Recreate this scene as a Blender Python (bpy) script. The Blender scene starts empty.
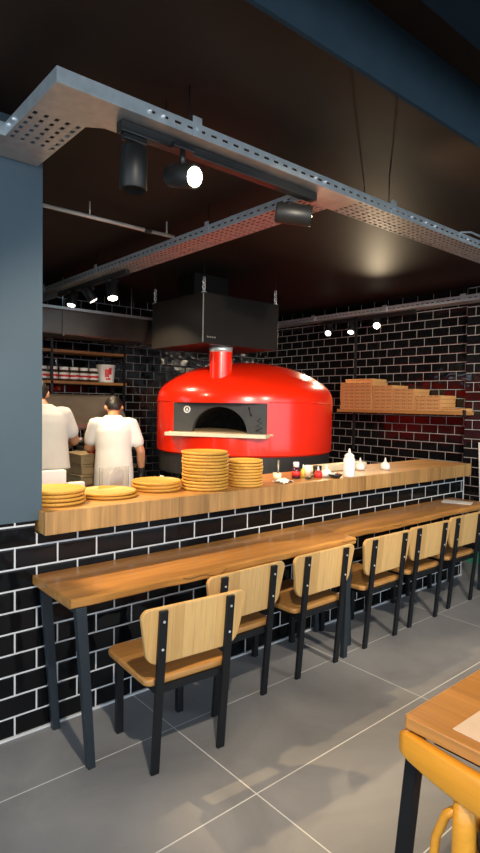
import bpy, bmesh, math, random
from mathutils import Vector, Matrix, Euler
random.seed(7)
PI = math.pi
scene = bpy.context.scene
col = scene.collection

# ------------------------------------------------------------------ materials
def new_mat(name):
    m = bpy.data.materials.new(name); m.use_nodes = True
    nt = m.node_tree; nt.nodes.clear()
    out = nt.nodes.new('ShaderNodeOutputMaterial')
    b = nt.nodes.new('ShaderNodeBsdfPrincipled')
    nt.links.new(b.outputs[0], out.inputs[0])
    return m, nt, b

def N(nt, t, **kw):
    n = nt.nodes.new(t)
    for k, v in kw.items():
        setattr(n, k, v)
    return n

def setin(n, **kw):
    for k, v in kw.items():
        n.inputs[k.replace('_', ' ')].default_value = v

def c4(c): return (c[0], c[1], c[2], 1)

def plain(name, colr, rough=.5, metal=0, noise=.12, nscale=12, bump=0, trans=0, coat=0, emit=None, estr=0, ior=None, spec=.5):
    m, nt, b = new_mat(name)
    b.inputs['Specular IOR Level'].default_value = spec
    tc = N(nt, 'ShaderNodeTexCoord')
    nz = N(nt, 'ShaderNodeTexNoise'); setin(nz, Scale=nscale, Detail=5.0)
    nt.links.new(tc.outputs['Object'], nz.inputs['Vector'])
    rp = N(nt, 'ShaderNodeValToRGB')
    rp.color_ramp.elements[0].position = .3; rp.color_ramp.elements[1].position = .7
    rp.color_ramp.elements[0].color = c4([x * (1 - noise) for x in colr])
    rp.color_ramp.elements[1].color = c4([min(1, x * (1 + noise)) for x in colr])
    nt.links.new(nz.outputs['Fac'], rp.inputs[0])
    nt.links.new(rp.outputs[0], b.inputs['Base Color'])
    setin(b, Roughness=rough, Metallic=metal)
    if trans: b.inputs['Transmission Weight'].default_value = trans
    if ior: b.inputs['IOR'].default_value = ior
    if coat: b.inputs['Coat Weight'].default_value = coat; b.inputs['Coat Roughness'].default_value = .08
    if emit: b.inputs['Emission Color'].default_value = c4(emit); b.inputs['Emission Strength'].default_value = estr
    if bump:
        bp = N(nt, 'ShaderNodeBump'); setin(bp, Strength=bump, Distance=.01)
        nt.links.new(nz.outputs['Fac'], bp.inputs['Height']); nt.links.new(bp.outputs[0], b.inputs['Normal'])
    return m

def axes_vec(nt, a, b_, off=(0, 0)):
    tc = N(nt, 'ShaderNodeTexCoord')
    sp = N(nt, 'ShaderNodeSeparateXYZ'); nt.links.new(tc.outputs['Object'], sp.inputs[0])
    cb = N(nt, 'ShaderNodeCombineXYZ')
    for i, (ax, o) in enumerate(((a, off[0]), (b_, off[1]))):
        ad = N(nt, 'ShaderNodeMath', operation='ADD'); ad.inputs[1].default_value = o
        nt.links.new(sp.outputs[ax], ad.inputs[0]); nt.links.new(ad.outputs[0], cb.inputs[i])
    return cb, tc

def tile(name, a, b_, off, w, h, mortar, grout, tilec=(.0045, .0045, .005), rough=.07, wav=.25, spec=.34):
    m, nt, b = new_mat(name)
    vec, tc = axes_vec(nt, a, b_, off)
    br = N(nt, 'ShaderNodeTexBrick'); br.offset = .5; br.offset_frequency = 2; br.squash = 1
    setin(br, Scale=1.0, Mortar_Size=mortar, Mortar_Smooth=.1, Brick_Width=w, Row_Height=h)
    br.inputs['Color1'].default_value = c4(tilec); br.inputs['Color2'].default_value = c4([x * 1.6 for x in tilec])
    br.inputs['Mortar'].default_value = c4(grout)
    nt.links.new(vec.outputs[0], br.inputs['Vector'])
    nt.links.new(br.outputs['Color'], b.inputs['Base Color'])
    b.inputs['Specular IOR Level'].default_value = spec
    mr = N(nt, 'ShaderNodeMapRange'); setin(mr, To_Min=rough, To_Max=.8)
    nt.links.new(br.outputs['Fac'], mr.inputs[0]); nt.links.new(mr.outputs[0], b.inputs['Roughness'])
    # pillowed tile edges and a slightly wavy glaze
    b2 = N(nt, 'ShaderNodeTexBrick'); b2.offset = .5; b2.offset_frequency = 2; b2.squash = 1
    setin(b2, Scale=1.0, Mortar_Size=.013, Mortar_Smooth=1.0, Brick_Width=w, Row_Height=h)
    nt.links.new(vec.outputs[0], b2.inputs['Vector'])
    inv = N(nt, 'ShaderNodeMath', operation='SUBTRACT'); inv.inputs[0].default_value = 1
    nt.links.new(b2.outputs['Fac'], inv.inputs[1])
    nz = N(nt, 'ShaderNodeTexNoise'); setin(nz, Scale=9.0, Detail=1.0)
    nt.links.new(tc.outputs['Object'], nz.inputs['Vector'])
    bp1 = N(nt, 'ShaderNodeBump'); setin(bp1, Strength=.5, Distance=.004)
    nt.links.new(inv.outputs[0], bp1.inputs['Height'])
    bp2 = N(nt, 'ShaderNodeBump'); setin(bp2, Strength=wav, Distance=.01)
    nt.links.new(nz.outputs['Fac'], bp2.inputs['Height']); nt.links.new(bp1.outputs[0], bp2.inputs['Normal'])
    nt.links.new(bp2.outputs[0], b.inputs['Normal'])
    return m

def wood(name, c1, c2, grain, strip=('X', 'Y', 1.0, .1), rough=.4, off=(0.013, .007), bumpy=.15, contrast=.35, coat=0):
    """strips of boards (brick pattern without visible mortar) times stretched grain along axis `grain`"""
    m, nt, b = new_mat(name)
    vec, tc = axes_vec(nt, strip[0], strip[1], off)
    br = N(nt, 'ShaderNodeTexBrick'); br.offset = .37; br.offset_frequency = 2
    setin(br, Scale=1.0, Mortar_Size=.0006, Mortar_Smooth=.3, Brick_Width=strip[2], Row_Height=strip[3])
    br.inputs['Color1'].default_value = c4(c1); br.inputs['Color2'].default_value = c4(c2)
    br.inputs['Mortar'].default_value = c4([x * .55 for x in c2])
    nt.links.new(vec.outputs[0], br.inputs['Vector'])
    mp = N(nt, 'ShaderNodeMapping')
    s = [38, 38, 38]; s['XYZ'.index(grain)] = 2.2
    mp.inputs['Scale'].default_value = s
    nt.links.new(tc.outputs['Object'], mp.inputs[0])
    nz = N(nt, 'ShaderNodeTexNoise'); setin(nz, Scale=1.0, Detail=6.0, Roughness=.6, Distortion=.6)
    nt.links.new(mp.outputs[0], nz.inputs['Vector'])
    mp2 = N(nt, 'ShaderNodeMapping')
    s2 = [7, 7, 7]; s2['XYZ'.index(grain)] = .8
    mp2.inputs['Scale'].default_value = s2
    nt.links.new(tc.outputs['Object'], mp2.inputs[0])
    nz2 = N(nt, 'ShaderNodeTexNoise'); setin(nz2, Scale=1.0, Detail=3.0)
    nt.links.new(mp2.outputs[0], nz2.inputs['Vector'])
    ad = N(nt, 'ShaderNodeMath', operation='ADD'); nt.links.new(nz.outputs['Fac'], ad.inputs[0]); nt.links.new(nz2.outputs['Fac'], ad.inputs[1])
    mr = N(nt, 'ShaderNodeMapRange'); setin(mr, From_Min=.65, From_Max=1.3, To_Min=1 - contrast, To_Max=1 + contrast * .6)
    nt.links.new(ad.outputs[0], mr.inputs[0])
    mx = N(nt, 'ShaderNodeVectorMath', operation='SCALE')
    nt.links.new(br.outputs['Color'], mx.inputs[0]); nt.links.new(mr.outputs[0], mx.inputs['Scale'])
    nt.links.new(mx.outputs[0], b.inputs['Base Color'])
    setin(b, Roughness=rough); b.inputs['Specular IOR Level'].default_value = .4
    if coat: b.inputs['Coat Weight'].default_value = coat; b.inputs['Coat Roughness'].default_value = .15
    bp = N(nt, 'ShaderNodeBump'); setin(bp, Strength=bumpy, Distance=.003)
    nt.links.new(nz.outputs['Fac'], bp.inputs['Height']); nt.links.new(bp.outputs[0], b.inputs['Normal'])
    return m

def floor_mat():
    m, nt, b = new_mat('grey_porcelain_floor')
    vec, tc = axes_vec(nt, 'X', 'Y', (-.305 + 1.21 * 3, -.43 + .6 * 20))
    br = N(nt, 'ShaderNodeTexBrick'); br.offset = 0; br.offset_frequency = 2
    setin(br, Scale=1.0, Mortar_Size=.0028, Mortar_Smooth=.1, Brick_Width=1.21, Row_Height=.6)
    br.inputs['Color1'].default_value = (1, 1, 1, 1); br.inputs['Color2'].default_value = (.86, .87, .88, 1)
    br.inputs['Mortar'].default_value = (.9, .9, .9, 1)
    nt.links.new(vec.outputs[0], br.inputs['Vector'])
    nz = N(nt, 'ShaderNodeTexNoise'); setin(nz, Scale=1.7, Detail=7.0, Roughness=.6, Distortion=.8)
    nt.links.new(tc.outputs['Object'], nz.inputs['Vector'])
    rp = N(nt, 'ShaderNodeValToRGB')
    rp.color_ramp.elements[0].position = .3; rp.color_ramp.elements[1].position = .72
    rp.color_ramp.elements[0].color = (.20, .20, .205, 1); rp.color_ramp.elements[1].color = (.31, .305, .305, 1)
    nt.links.new(nz.outputs['Fac'], rp.inputs[0])
    mul = N(nt, 'ShaderNodeMix', data_type='RGBA', blend_type='MULTIPLY'); mul.inputs['Factor'].default_value = 1
    nt.links.new(rp.outputs[0], mul.inputs['A']); nt.links.new(br.outputs['Color'], mul.inputs['B'])
    mg = N(nt, 'ShaderNodeMix', data_type='RGBA')
    nt.links.new(br.outputs['Fac'], mg.inputs['Factor']); nt.links.new(mul.outputs['Result'], mg.inputs['A'])
    mg.inputs['B'].default_value = (.66, .65, .63, 1)
    nt.links.new(mg.outputs['Result'], b.inputs['Base Color'])
    mr = N(nt, 'ShaderNodeMapRange'); setin(mr, To_Min=.3, To_Max=.5)
    nt.links.new(nz.outputs['Fac'], mr.inputs[0]); nt.links.new(mr.outputs[0], b.inputs['Roughness'])
    return m

M = {}
TW = .2045; TH = .0995
M['tile_bar'] = tile('black_tile_white_grout', 'X', 'Z', (-.994 + TW * 20, 0.0), TW, TH, .0042, (.62, .62, .62), spec=.2)
M['tile_bar_end'] = tile('black_tile_white_grout_end', 'Y', 'Z', (0, 0), TW, TH, .0042, (.62, .62, .62), spec=.2)
M['tile_back'] = tile('black_tile_back', 'X', 'Z', (5.1, .0), .2, .0985, .0033, (.3, .3, .31), wav=.4, spec=.5)
M['tile_right'] = tile('black_tile_right', 'Y', 'Z', (5.05, .0), .2, .0985, .0033, (.36, .35, .34), wav=.4, spec=.5)
M['tile_pillar'] = tile('black_tile_pillar', 'Y', 'Z', (5.0, .03), .2, .0985, .0033, (.36, .35, .34), wav=.4, spec=.5)
M['tile_pillar_side'] = tile('black_tile_pillar_side', 'X', 'Z', (5.0, .03), .2, .0985, .0033, (.36, .35, .34), wav=.4, spec=.5)
M['floor'] = floor_mat()
M['ceiling'] = plain('dark_satin_ceiling', (.024, .016, .012), rough=.55, noise=.25, nscale=1.5, spec=.08)
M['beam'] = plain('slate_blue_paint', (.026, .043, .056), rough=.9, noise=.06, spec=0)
M['shaded_beam'] = plain('slate_blue_paint_shaded', (.010, .018, .026), rough=.9, noise=.06, spec=0)  # beam paint darkened so the second beam's underside stays in shade
M['column'] = plain('slate_column_paint', (.075, .108, .130), rough=.6, spec=.3, noise=.05, nscale=3)
M['grout'] = plain('white_grout', (.62, .62, .62), rough=.8)
M['kitchen_paint'] = plain('kitchen_paint', (.25, .24, .23), rough=.6)
M['counter_top'] = wood('oak_counter_top', (.56, .29, .09), (.45, .22, .065), 'X', ('X', 'Y', 1.1, .085), rough=.35)
M['counter_face'] = wood('oak_counter_face', (.50, .275, .095), (.36, .185, .06), 'Z', ('X', 'Z', .21, .5), rough=.5, contrast=.5, bumpy=.3)
M['table_top'] = wood('oak_table_top', (.50, .23, .058), (.40, .172, .040), 'X', ('X', 'Y', 1.3, .1), rough=.3, contrast=.45, coat=.15)
M['birch'] = wood('birch_chair_back', (.68, .42, .165), (.60, .35, .125), 'Z', ('Z', 'X', 2.0, .055), rough=.4, contrast=.22)
M['seat'] = wood('oak_chair_seat', (.50, .25, .075), (.42, .20, .055), 'X', ('X', 'Y', 2.0, .07), rough=.35, contrast=.3)
M['front_top'] = wood('varnished_table_top', (.58, .27, .075), (.50, .225, .055), 'Y', ('Y', 'X', 2.0, .12), rough=.35, contrast=.3, coat=.2)
M['bentwood'] = wood('varnished_bentwood', (.80, .37, .035), (.74, .32, .028), 'Y', ('Y', 'Z', 3.0, .3), rough=.3, contrast=.2, coat=.3)
M['board'] = wood('pizza_board_wood', (.70, .37, .065), (.64, .325, .052), 'X', ('X', 'Y', 3.0, .06), rough=.45, contrast=.15)
M['shelf_wood'] = wood('shelf_wood', (.38, .19, .06), (.3, .14, .045), 'Y', ('Y', 'X', 2.0, .12), rough=.45)
M['rack_wood'] = wood('rack_shelf_wood', (.28, .13, .04), (.22, .1, .03), 'X', ('X', 'Y', 2.0, .12), rough=.5)
M['black_steel'] = plain('black_powder_steel', (.007, .008, .010), rough=.42, noise=.1, spec=.3)
M['blue_steel'] = plain('charcoal_steel', (.018, .026, .033), rough=.42, noise=.1, spec=.35)
M['black_plastic'] = plain('black_plastic', (.012, .012, .012), rough=.35)
M['lamp_black'] = plain('lamp_black', (.010, .010, .010), rough=.45, spec=.35)
M['screw'] = plain('bright_screw', (.8, .8, .8), rough=.3, metal=.6)
M['galv'] = plain('galvanised_steel', (.62, .67, .68), rough=.36, metal=.65, noise=.1, nscale=25)
M['galv_under'] = plain('galvanised_tray', (.55, .52, .48), rough=.45, metal=.85, noise=.1, nscale=25)
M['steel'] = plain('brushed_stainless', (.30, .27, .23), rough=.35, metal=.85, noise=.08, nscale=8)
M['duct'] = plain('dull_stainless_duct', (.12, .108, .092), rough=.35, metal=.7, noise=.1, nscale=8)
M['panel'] = plain('matt_steel_panel', (.34, .28, .21), rough=.5, metal=.35, noise=.1, nscale=6)
M['conduit'] = plain('pale_conduit', (.6, .56, .5), rough=.4, metal=.3)
M['hood'] = plain('black_steel_hood', (.016, .013, .011), rough=.35, metal=.2, spec=.4, noise=.2, nscale=2)
M['hood_edge'] = plain('hood_edge', (.5, .45, .38), rough=.35, metal=.7)
M['oven_red'] = plain('red_enamel', (.80, .020, .003), rough=.25, noise=.04, nscale=3, coat=.35)
M['oven_dark'] = plain('oven_dark_steel', (.022, .022, .023), rough=.5, noise=.15)
M['oven_panel'] = plain('oven_front_panel', (.05, .052, .052), rough=.45, noise=.12)
M['oven_inner'] = plain('oven_inner_brick', (.05, .042, .036), rough=.85, noise=.4, nscale=18)
M['oven_floor'] = plain('oven_fire_floor', (.58, .42, .22), rough=.8, noise=.15)
M['stone'] = plain('pale_stone_sill', (.72, .62, .46), rough=.5, noise=.08)
M['white'] = plain('white_plastic', (.82, .81, .78), rough=.4, noise=.03)
M['paper'] = plain('white_paper', (.83, .8, .76), rough=.8, noise=.04)
M['menu'] = plain('cream_paper', (.78, .6, .45), rough=.7, noise=.05)
M['clear'] = plain('clear_plastic', (.95, .95, .93), rough=.12, trans=.9, noise=0, ior=1.25)
M['red'] = plain('red_print', (.62, .02, .02), rough=.45)
M['brown'] = plain('cocoa_brown', (.05, .02, .012), rough=.3)
M['kraft'] = plain('kraft_card', (.50, .26, .095), rough=.75, noise=.08, nscale=30)
M['kraft_side'] = plain('kraft_edge', (.33, .16, .055), rough=.8)
M['print'] = plain('brown_print', (.16, .07, .03), rough=.8)
M['skin'] = plain('skin', (.50, .24, .13), rough=.5, noise=.08)
M['shirt'] = plain('white_cotton', (.80, .77, .73), rough=.85, noise=.04, nscale=6, bump=.15)
M['trousers'] = plain('black_trousers', (.015, .014, .014), rough=.85)
M['hair'] = plain('black_hair', (.012, .009, .008), rough=.5, noise=.4, nscale=60, bump=.5)
M['glove'] = plain('black_glove', (.02, .02, .022), rough=.4)
M['shoe'] = plain('black_shoe', (.015, .015, .015), rough=.4)
M['eye'] = plain('eye', (.05, .03, .02), rough=.1)
M['dough_tray'] = plain('dough_tray', (.48, .36, .2), rough=.55, noise=.08)
M['dark_red'] = plain('sauce_dark', (.05, .006, .02), rough=.2)
M['yellow'] = plain('mustard', (.75, .55, .08), rough=.35)
M['green'] = plain('green_plastic', (.03, .3, .16), rough=.45)
M['cushion'] = plain('charcoal_cushion', (.055, .048, .045), rough=.7, noise=.15)
M['cream'] = plain('cream_board', (.72, .62, .42), rough=.6)
M['glow'] = plain('lamp_glow', (1, .9, .75), rough=.4, emit=(1, .86, .62), estr=14)
M['glow_soft'] = plain('lamp_glow_soft', (1, .95, .88), rough=.4, emit=(1, .93, .82), estr=4)
M['lens_off'] = plain('lamp_lens', (.5, .5, .5), rough=.2)

# ------------------------------------------------------------------ mesh builder
class MB:
    def __init__(self):
        self.bm = bmesh.new()
    def _merge(self, t, mi=0, smooth=False, mat=None):
        if mat is not None: bmesh.ops.transform(t, matrix=mat, verts=t.verts)
        for f in t.faces:
            f.material_index = mi; f.smooth = smooth
        me = bpy.data.meshes.new('t'); t.to_mesh(me); t.free()
        self.bm.from_mesh(me); bpy.data.meshes.remove(me)
        return self
    def box(self, c, s, rot=None, bev=0, seg=2, mi=0, smooth=False):
        t = bmesh.new(); bmesh.ops.create_cube(t, size=1)
        bmesh.ops.scale(t, vec=s, verts=t.verts)
        if bev: bmesh.ops.bevel(t, geom=t.edges[:], offset=bev, segments=seg, profile=.5, affect='EDGES')
        m = Matrix.Translation(c)
        if rot is not None: m = m @ Euler(rot).to_matrix().to_4x4()
        return self._merge(t, mi, smooth, m)
    def b2(self, lo, hi, **k):
        return self.box([(a + b) / 2 for a, b in zip(lo, hi)], [abs(b - a) for a, b in zip(lo, hi)], **k)
    def cyl(self, p0, p1, r0, r1=None, n=20, mi=0, smooth=True, caps=True):
        p0, p1 = Vector(p0), Vector(p1); r1 = r0 if r1 is None else r1
        t = bmesh.new(); d = p1 - p0
        bmesh.ops.create_cone(t, cap_ends=caps, segments=n, radius1=r0, radius2=r1, depth=d.length)
        m = Matrix.Translation((p0 + p1) / 2) @ d.to_track_quat('Z', 'Y').to_matrix().to_4x4()
        self._merge(t, mi, False, m)
        if smooth:
            self.bm.faces.ensure_lookup_table()
            for f in self.bm.faces[-(n + (2 if caps else 0)):]:
                if len(f.verts) == 4: f.smooth = True
        return self
    def sphere(self, c, r, s=(1, 1, 1), n=20, mi=0, rot=None):
        t = bmesh.new(); bmesh.ops.create_uvsphere(t, u_segments=n, v_segments=max(8, n // 2), radius=r)
        m = Matrix.Translation(c)
        if rot is not None: m = m @ Euler(rot).to_matrix().to_4x4()
        m = m @ Matrix.Diagonal((*s, 1))
        return self._merge(t, mi, True, m)
    def lathe(self, prof, n=32, mi=0, mat=None, smooth=True, caps=True):
        t = bmesh.new(); rings = []
        for r, z in prof:
            if r < 1e-5: rings.append([t.verts.new((0, 0, z))])
            else: rings.append([t.verts.new((r * math.cos(2 * PI * i / n), r * math.sin(2 * PI * i / n), z)) for i in range(n)])
        for a, b in zip(rings, rings[1:]):
            if len(a) == 1 and len(b) == 1: continue
            for i in range(n):
                j = (i + 1) % n
                if len(a) == 1: t.faces.new((a[0], b[j], b[i]))
                elif len(b) == 1: t.faces.new((a[i], a[j], b[0]))
                else: t.faces.new((a[i], a[j], b[j], b[i]))
        if caps:
            if len(rings[0]) > 1: t.faces.new(rings[0][::-1])
            if len(rings[-1]) > 1: t.faces.new(rings[-1])
        bmesh.ops.recalc_face_normals(t, faces=t.faces)
        return self._merge(t, mi, smooth, mat)
    def prism(self, pts, z0, z1, mat=None, mi=0, bev=0, smooth=False):
        t = bmesh.new()
        a = [t.verts.new((x, y, z0)) for x, y in pts]; b = [t.verts.new((x, y, z1)) for x, y in pts]
        n = len(pts)
        t.faces.new(a[::-1]); t.faces.new(b)
        for i in range(n): t.faces.new((a[i], a[(i + 1) % n], b[(i + 1) % n], b[i]))
        bmesh.ops.recalc_face_normals(t, faces=t.faces)
        if bev:
            ed = [e for e in t.edges if abs(e.verts[0].co.z - e.verts[1].co.z) < 1e-6]
            bmesh.ops.bevel(t, geom=ed, offset=bev, segments=2, profile=.5, affect='EDGES')
        return self._merge(t, mi, smooth, mat)
    def tube(self, pts, r, n=10, mi=0):
        """continuous tube along points; r number or list"""
        pts = [Vector(p) for p in pts]; k = len(pts)
        rs = r if isinstance(r, (list, tuple)) else [r] * k
        t = bmesh.new(); rings = []; up = None
        for i, p in enumerate(pts):
            d = (pts[min(i + 1, k - 1)] - pts[max(i - 1, 0)]).normalized()
            if up is None:
                up = Vector((0, 0, 1)) if abs(d.z) < .9 else Vector((1, 0, 0))
            u = (up - d * up.dot(d)).normalized(); v = d.cross(u); up = u
            rings.append([t.verts.new(p + u * rs[i] * math.cos(2 * PI * j / n) + v * rs[i] * math.sin(2 * PI * j / n)) for j in range(n)])
        for a, b in zip(rings, rings[1:]):
            for j in range(n): t.faces.new((a[j], a[(j + 1) % n], b[(j + 1) % n], b[j]))
        t.faces.new(rings[0][::-1]); t.faces.new(rings[-1])
        bmesh.ops.recalc_face_normals(t, faces=t.faces)
        return self._merge(t, mi, True)
    def loft(self, rings, mi=0):
        t = bmesh.new(); rr = [[t.verts.new(p) for p in r] for r in rings]; n = len(rr[0])
        for a, b in zip(rr, rr[1:]):
            for j in range(n): t.faces.new((a[j], a[(j + 1) % n], b[(j + 1) % n], b[j]))
        t.faces.new(rr[0][::-1]); t.faces.new(rr[-1])
        bmesh.ops.recalc_face_normals(t, faces=t.faces)
        return self._merge(t, mi, True)
    def quad(self, *p, mi=0):
        t = bmesh.new(); t.faces.new([t.verts.new(q) for q in p])
        return self._merge(t, mi)
    def build(self, name, mats, parent=None, loc=(0, 0, 0), rot=None):
        me = bpy.data.meshes.new(name); self.bm.to_mesh(me); self.bm.free()
        for m in (mats if isinstance(mats, (list, tuple)) else [mats]): me.materials.append(M[m])
        o = bpy.data.objects.new(name, me); col.objects.link(o)
        o.location = loc
        if rot is not None: o.rotation_euler = rot
        if parent is not None: o.parent = parent
        return o

def tag(o, label=None, cat=None, group=None, kind=None):
    if label: o['label'] = label
    if cat: o['category'] = cat
    if group: o['group'] = group
    if kind: o['kind'] = kind
    return o
def thing(name, label, cat, loc=(0, 0, 0), rz=0, group=None):
    o = bpy.data.objects.new(name, None); col.objects.link(o)
    o.empty_display_size = .05
    o.location = loc; o.rotation_euler = (0, 0, rz)
    return tag(o, label, cat, group)
def copy_tree(o, parent=None, loc=None, rz=None, label=None, group=None):
    c = o.copy(); col.objects.link(c)
    if parent is not None: c.parent = parent
    if loc is not None: c.location = loc
    if rz is not None: c.rotation_euler = (0, 0, rz)
    if label: c['label'] = label
    if group: c['group'] = group
    for ch in list(o.children): copy_tree(ch, c)
    return c
def struct(name, mb, mats, loc=(0, 0, 0)):
    return tag(mb.build(name, mats, None, loc), kind='structure')
ORD = ['bottom', 'second', 'third', 'fourth', 'fifth', 'sixth', 'seventh', 'eighth', 'ninth', 'tenth', 'eleventh', 'twelfth', 'thirteenth']

# ------------------------------------------------------------------ room shell
CEIL = 2.85; XR = 5.78; YB = 6.3; YW = 2.63
struct('floor', MB().b2((-3, -4, -.1), (XR + .2, YB + .2, 0)), 'floor')
struct('ceiling', MB().b2((-3, 1.26, CEIL), (XR + .2, YB + .2, CEIL + .2)).b2((-3, -2.4, 2.97), (XR + .2, 1.26, 3.05)), 'ceiling')
struct('wall_back', MB().b2((-2.5, YB, 0), (-1.95, YB + .15, CEIL)).b2((-1.95, YB, 0), (.5, YB + .15, 1.3)).b2((-1.95, YB, 2.45), (.5, YB + .15, CEIL)).b2((.5, YB, 0), (XR + .15, YB + .15, CEIL)), 'tile_back')
struct('wall_right', MB().b2((XR, 2.0, 0), (XR + .15, YB, CEIL)), 'tile_right')
mb = MB().b2((5.68, 1.2, 0), (XR, 2.985, CEIL))
for f in mb.bm.faces:
    f.material_index = 1 if abs(f.normal.y) > .5 else 0
struct('wall_pillar', mb, ['tile_pillar', 'tile_pillar_side'])
# wall of the room in front of the pillar, running on past the picture's right edge
struct('wall_side', MB().b2((5.72, -3.0, 0), (XR + .1, 1.2, CEIL)), 'column')
mb = MB().b2((.985, YW, 0), (5.012, YW + .15, .95))
for f in mb.bm.faces:
    f.material_index = 1 if abs(f.normal.x) > .5 else 0
struct('wall_bar', mb, ['tile_bar', 'tile_bar_end'])
struct('wall_front', MB().b2((-2.5, YW, 0), (.985, YW + .15, 1.012)), 'tile_bar')
struct('trim_1', MB().b2((5.012, YW - .006, 0), (5.021, YW + .15, .95)), 'grout')          # pale corner bead on the end of the bar
struct('trim_2', MB().b2((-2.5, YW - .012, 0), (5.02, YW, .010)), 'grout')                 # grout line at the foot
struct('wall_left', MB().b2((-2.5, YW + .004, 1.012), (1.02, YW + .3, CEIL)), 'column')
# kitchen side wall with a window opening (behind the column)
struct('wall_kitchen', MB().b2((-2.5, 2.93, 0), (-2.4, YB, CEIL)), 'kitchen_paint')
mb = MB()
for x in (-1.95, -1.14, -.33, .465): mb.b2((x, YB + .05, 1.3), (x + .035, YB + .10, 2.45))
for z in (1.3, 2.0, 2.415): mb.b2((-1.95, YB + .05, z), (.5, YB + .10, z + .035))
struct('window_1', mb, 'black_steel')
# painted ceiling beams at the top right
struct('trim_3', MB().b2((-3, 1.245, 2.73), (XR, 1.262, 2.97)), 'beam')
struct('trim_4', MB().b2((-3, .45, 2.80), (XR, .985, 2.97)), 'shaded_beam')

# ------------------------------------------------------------------ bar counter
t = thing('bar_counter', 'long thick oak slab counter on top of the black tiled bar wall', 'counter', (1.005, 2.555, .95))
MB().b2((0, .03, .0), (4.01, .50, .110), bev=.004).build('counter_top', 'counter_top', t)
MB().b2((0, 0, 0), (4.01, .03, .110), bev=.003).build('front_fascia', 'counter_face', t)

# ------------------------------------------------------------------ narrow tables along the bar
def table_top_mesh(L, D, th, seed):
    r = random.Random(seed); n = 60
    mb = MB(); t = bmesh.new()
    ph = [r.uniform(0, 6) for _ in range(4)]
    def wob(x): return .006 * math.sin(x * 5 + ph[0]) + .005 * math.sin(x * 11 + ph[1]) + .0025 * math.sin(x * 27 + ph[2])
    rows = []
    for i in range(n + 1):
        x = L * i / n; e = wob(x)
        p = [(x, D, th), (x, e + .012, th), (x, e, th - .008), (x, e + .004, .006), (x, e + .012, 0), (x, D, 0)]
        rows.append([t.verts.new(q) for q in p])
    for a, b in zip(rows, rows[1:]):
        for j in range(6): t.faces.new((a[j], a[(j + 1) % 6], b[(j + 1) % 6], b[j]))
    t.faces.new(rows[0]); t.faces.new(rows[-1][::-1])
    bmesh.ops.recalc_face_normals(t, faces=t.faces)
    return mb._merge(t)
def bar_table(x, y0, L, seed, label):
    t = thing('bar_table', label, 'table', (x, y0, 0), 0, 'narrow wall tables along the bar')
    D = 2.624 - y0
    table_top_mesh(L, D, .042, seed).build('tabletop', 'table_top', t, (0, 0, .714))
    yf = 2.207 - y0 if y0 < 2.2 else .03
    for sx in (0, 1):
        xt = .045 if sx == 0 else L - .035; xf = .098 if sx == 0 else L - .062
        for y in (yf, D - .04):
            pts = [(xt - .024, .714), (xt + .024, .714), (xf + .017, 0), (xf - .017, 0)]
            MB().prism(pts, -.016, .016, Matrix.Translation((0, y, 0)) @ Matrix.Rotation(PI / 2, 4, 'X'), bev=.002).build('leg', 'blue_steel', t)
        MB().b2((xt - .02, yf + .016, .689), (xt + .02, D - .056, .714)).build('crossbar', 'blue_steel', t)
    return t
bar_table(.972, 2.185, 1.863, 3, 'narrow oak bar table with steel legs, nearer one by the painted column')
bar_table(2.842, 2.275, 1.96, 8, 'narrow oak bar table with steel legs, farther one, holding a paper at its end')

# ------------------------------------------------------------------ chairs
def rounded(pts, r, seg=6):
    out = []; n = len(pts)
    for i in range(n):
        p, a, b = Vector(pts[i]), Vector(pts[i - 1]), Vector(pts[(i + 1) % n])
        rr = r[i] if isinstance(r, (list, tuple)) else r
        d1, d2 = (a - p).normalized(), (b - p).normalized()
        half = d1.angle(d2) / 2; k = rr / math.tan(half)
        s, e = p + d1 * k, p + d2 * k
        c = p + (d1 + d2).normalized() * (rr / math.sin(half))
        for j in range(seg + 1):
            q = s.lerp(e, j / seg); q = c + (q - c).normalized() * rr
            out.append((q.x, q.y))
    return out
def make_chair(label):
    t = thing('dining_chair', label, 'chair', (0, 0, 0), 0, 'wooden chairs along the bar tables')
    seat = rounded([(-.215, .0), (.215, .0), (.224, .425), (-.224, .425)], [.04, .04, .06, .06])
    MB().prism(seat, .385, .415, bev=.009).build('seat', 'seat', t)
    LEAN = .066                                     # the uprights recline a little
    sh = lambda z: Matrix(((1, 0, 0, 0), (0, 1, -LEAN / .72, 0), (0, 0, 1, 0), (0, 0, 0, 1)))
    pts = rounded([(-.225, .486), (.225, .486), (.268, .735), (-.268, .735)], [.075, .075, .035, .035], 8)
    mb = MB().prism(pts, -.011, .011, Matrix(((1, 0, 0, 0), (0, 0, 1, .030), (0, 1, 0, 0), (0, 0, 0, 1))), bev=.005)
    bmesh.ops.transform(mb.bm, matrix=sh(0), verts=mb.bm.verts)
    mb.build('backrest', 'birch', t)
    for s in (-1, 1):
        x = s * .168
        mb = MB().b2((x - .019, 0, 0), (x + .019, .018, .726), bev=.003)
        bmesh.ops.transform(mb.bm, matrix=sh(0), verts=mb.bm.verts)
        leg = mb.build('leg', 'black_steel', t)
        for z in (.56, .68):
            sc = MB().cyl((x, 0, z), (x, -.004, z), .0055, n=10)
            bmesh.ops.transform(sc.bm, matrix=sh(0), verts=sc.bm.verts)
            sc.build('screw', 'screw', leg)
    for s in (-1, 1):
        x = s * .165
        MB().b2((x - .017, .365, 0), (x + .017, .395, .387), bev=.003).build('leg', 'black_steel', t)
    mb = MB()
    for s in (-1, 1): mb.b2((s * .166 - .012, -.012, .355), (s * .166 + .012, .38, .386))
    mb.b2((-.168, -.012, .355), (.168, .008, .386)).b2((-.165, .37, .355), (.165, .392, .386))
    mb.build('seat_frame', 'black_steel', t)
    return t
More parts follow.
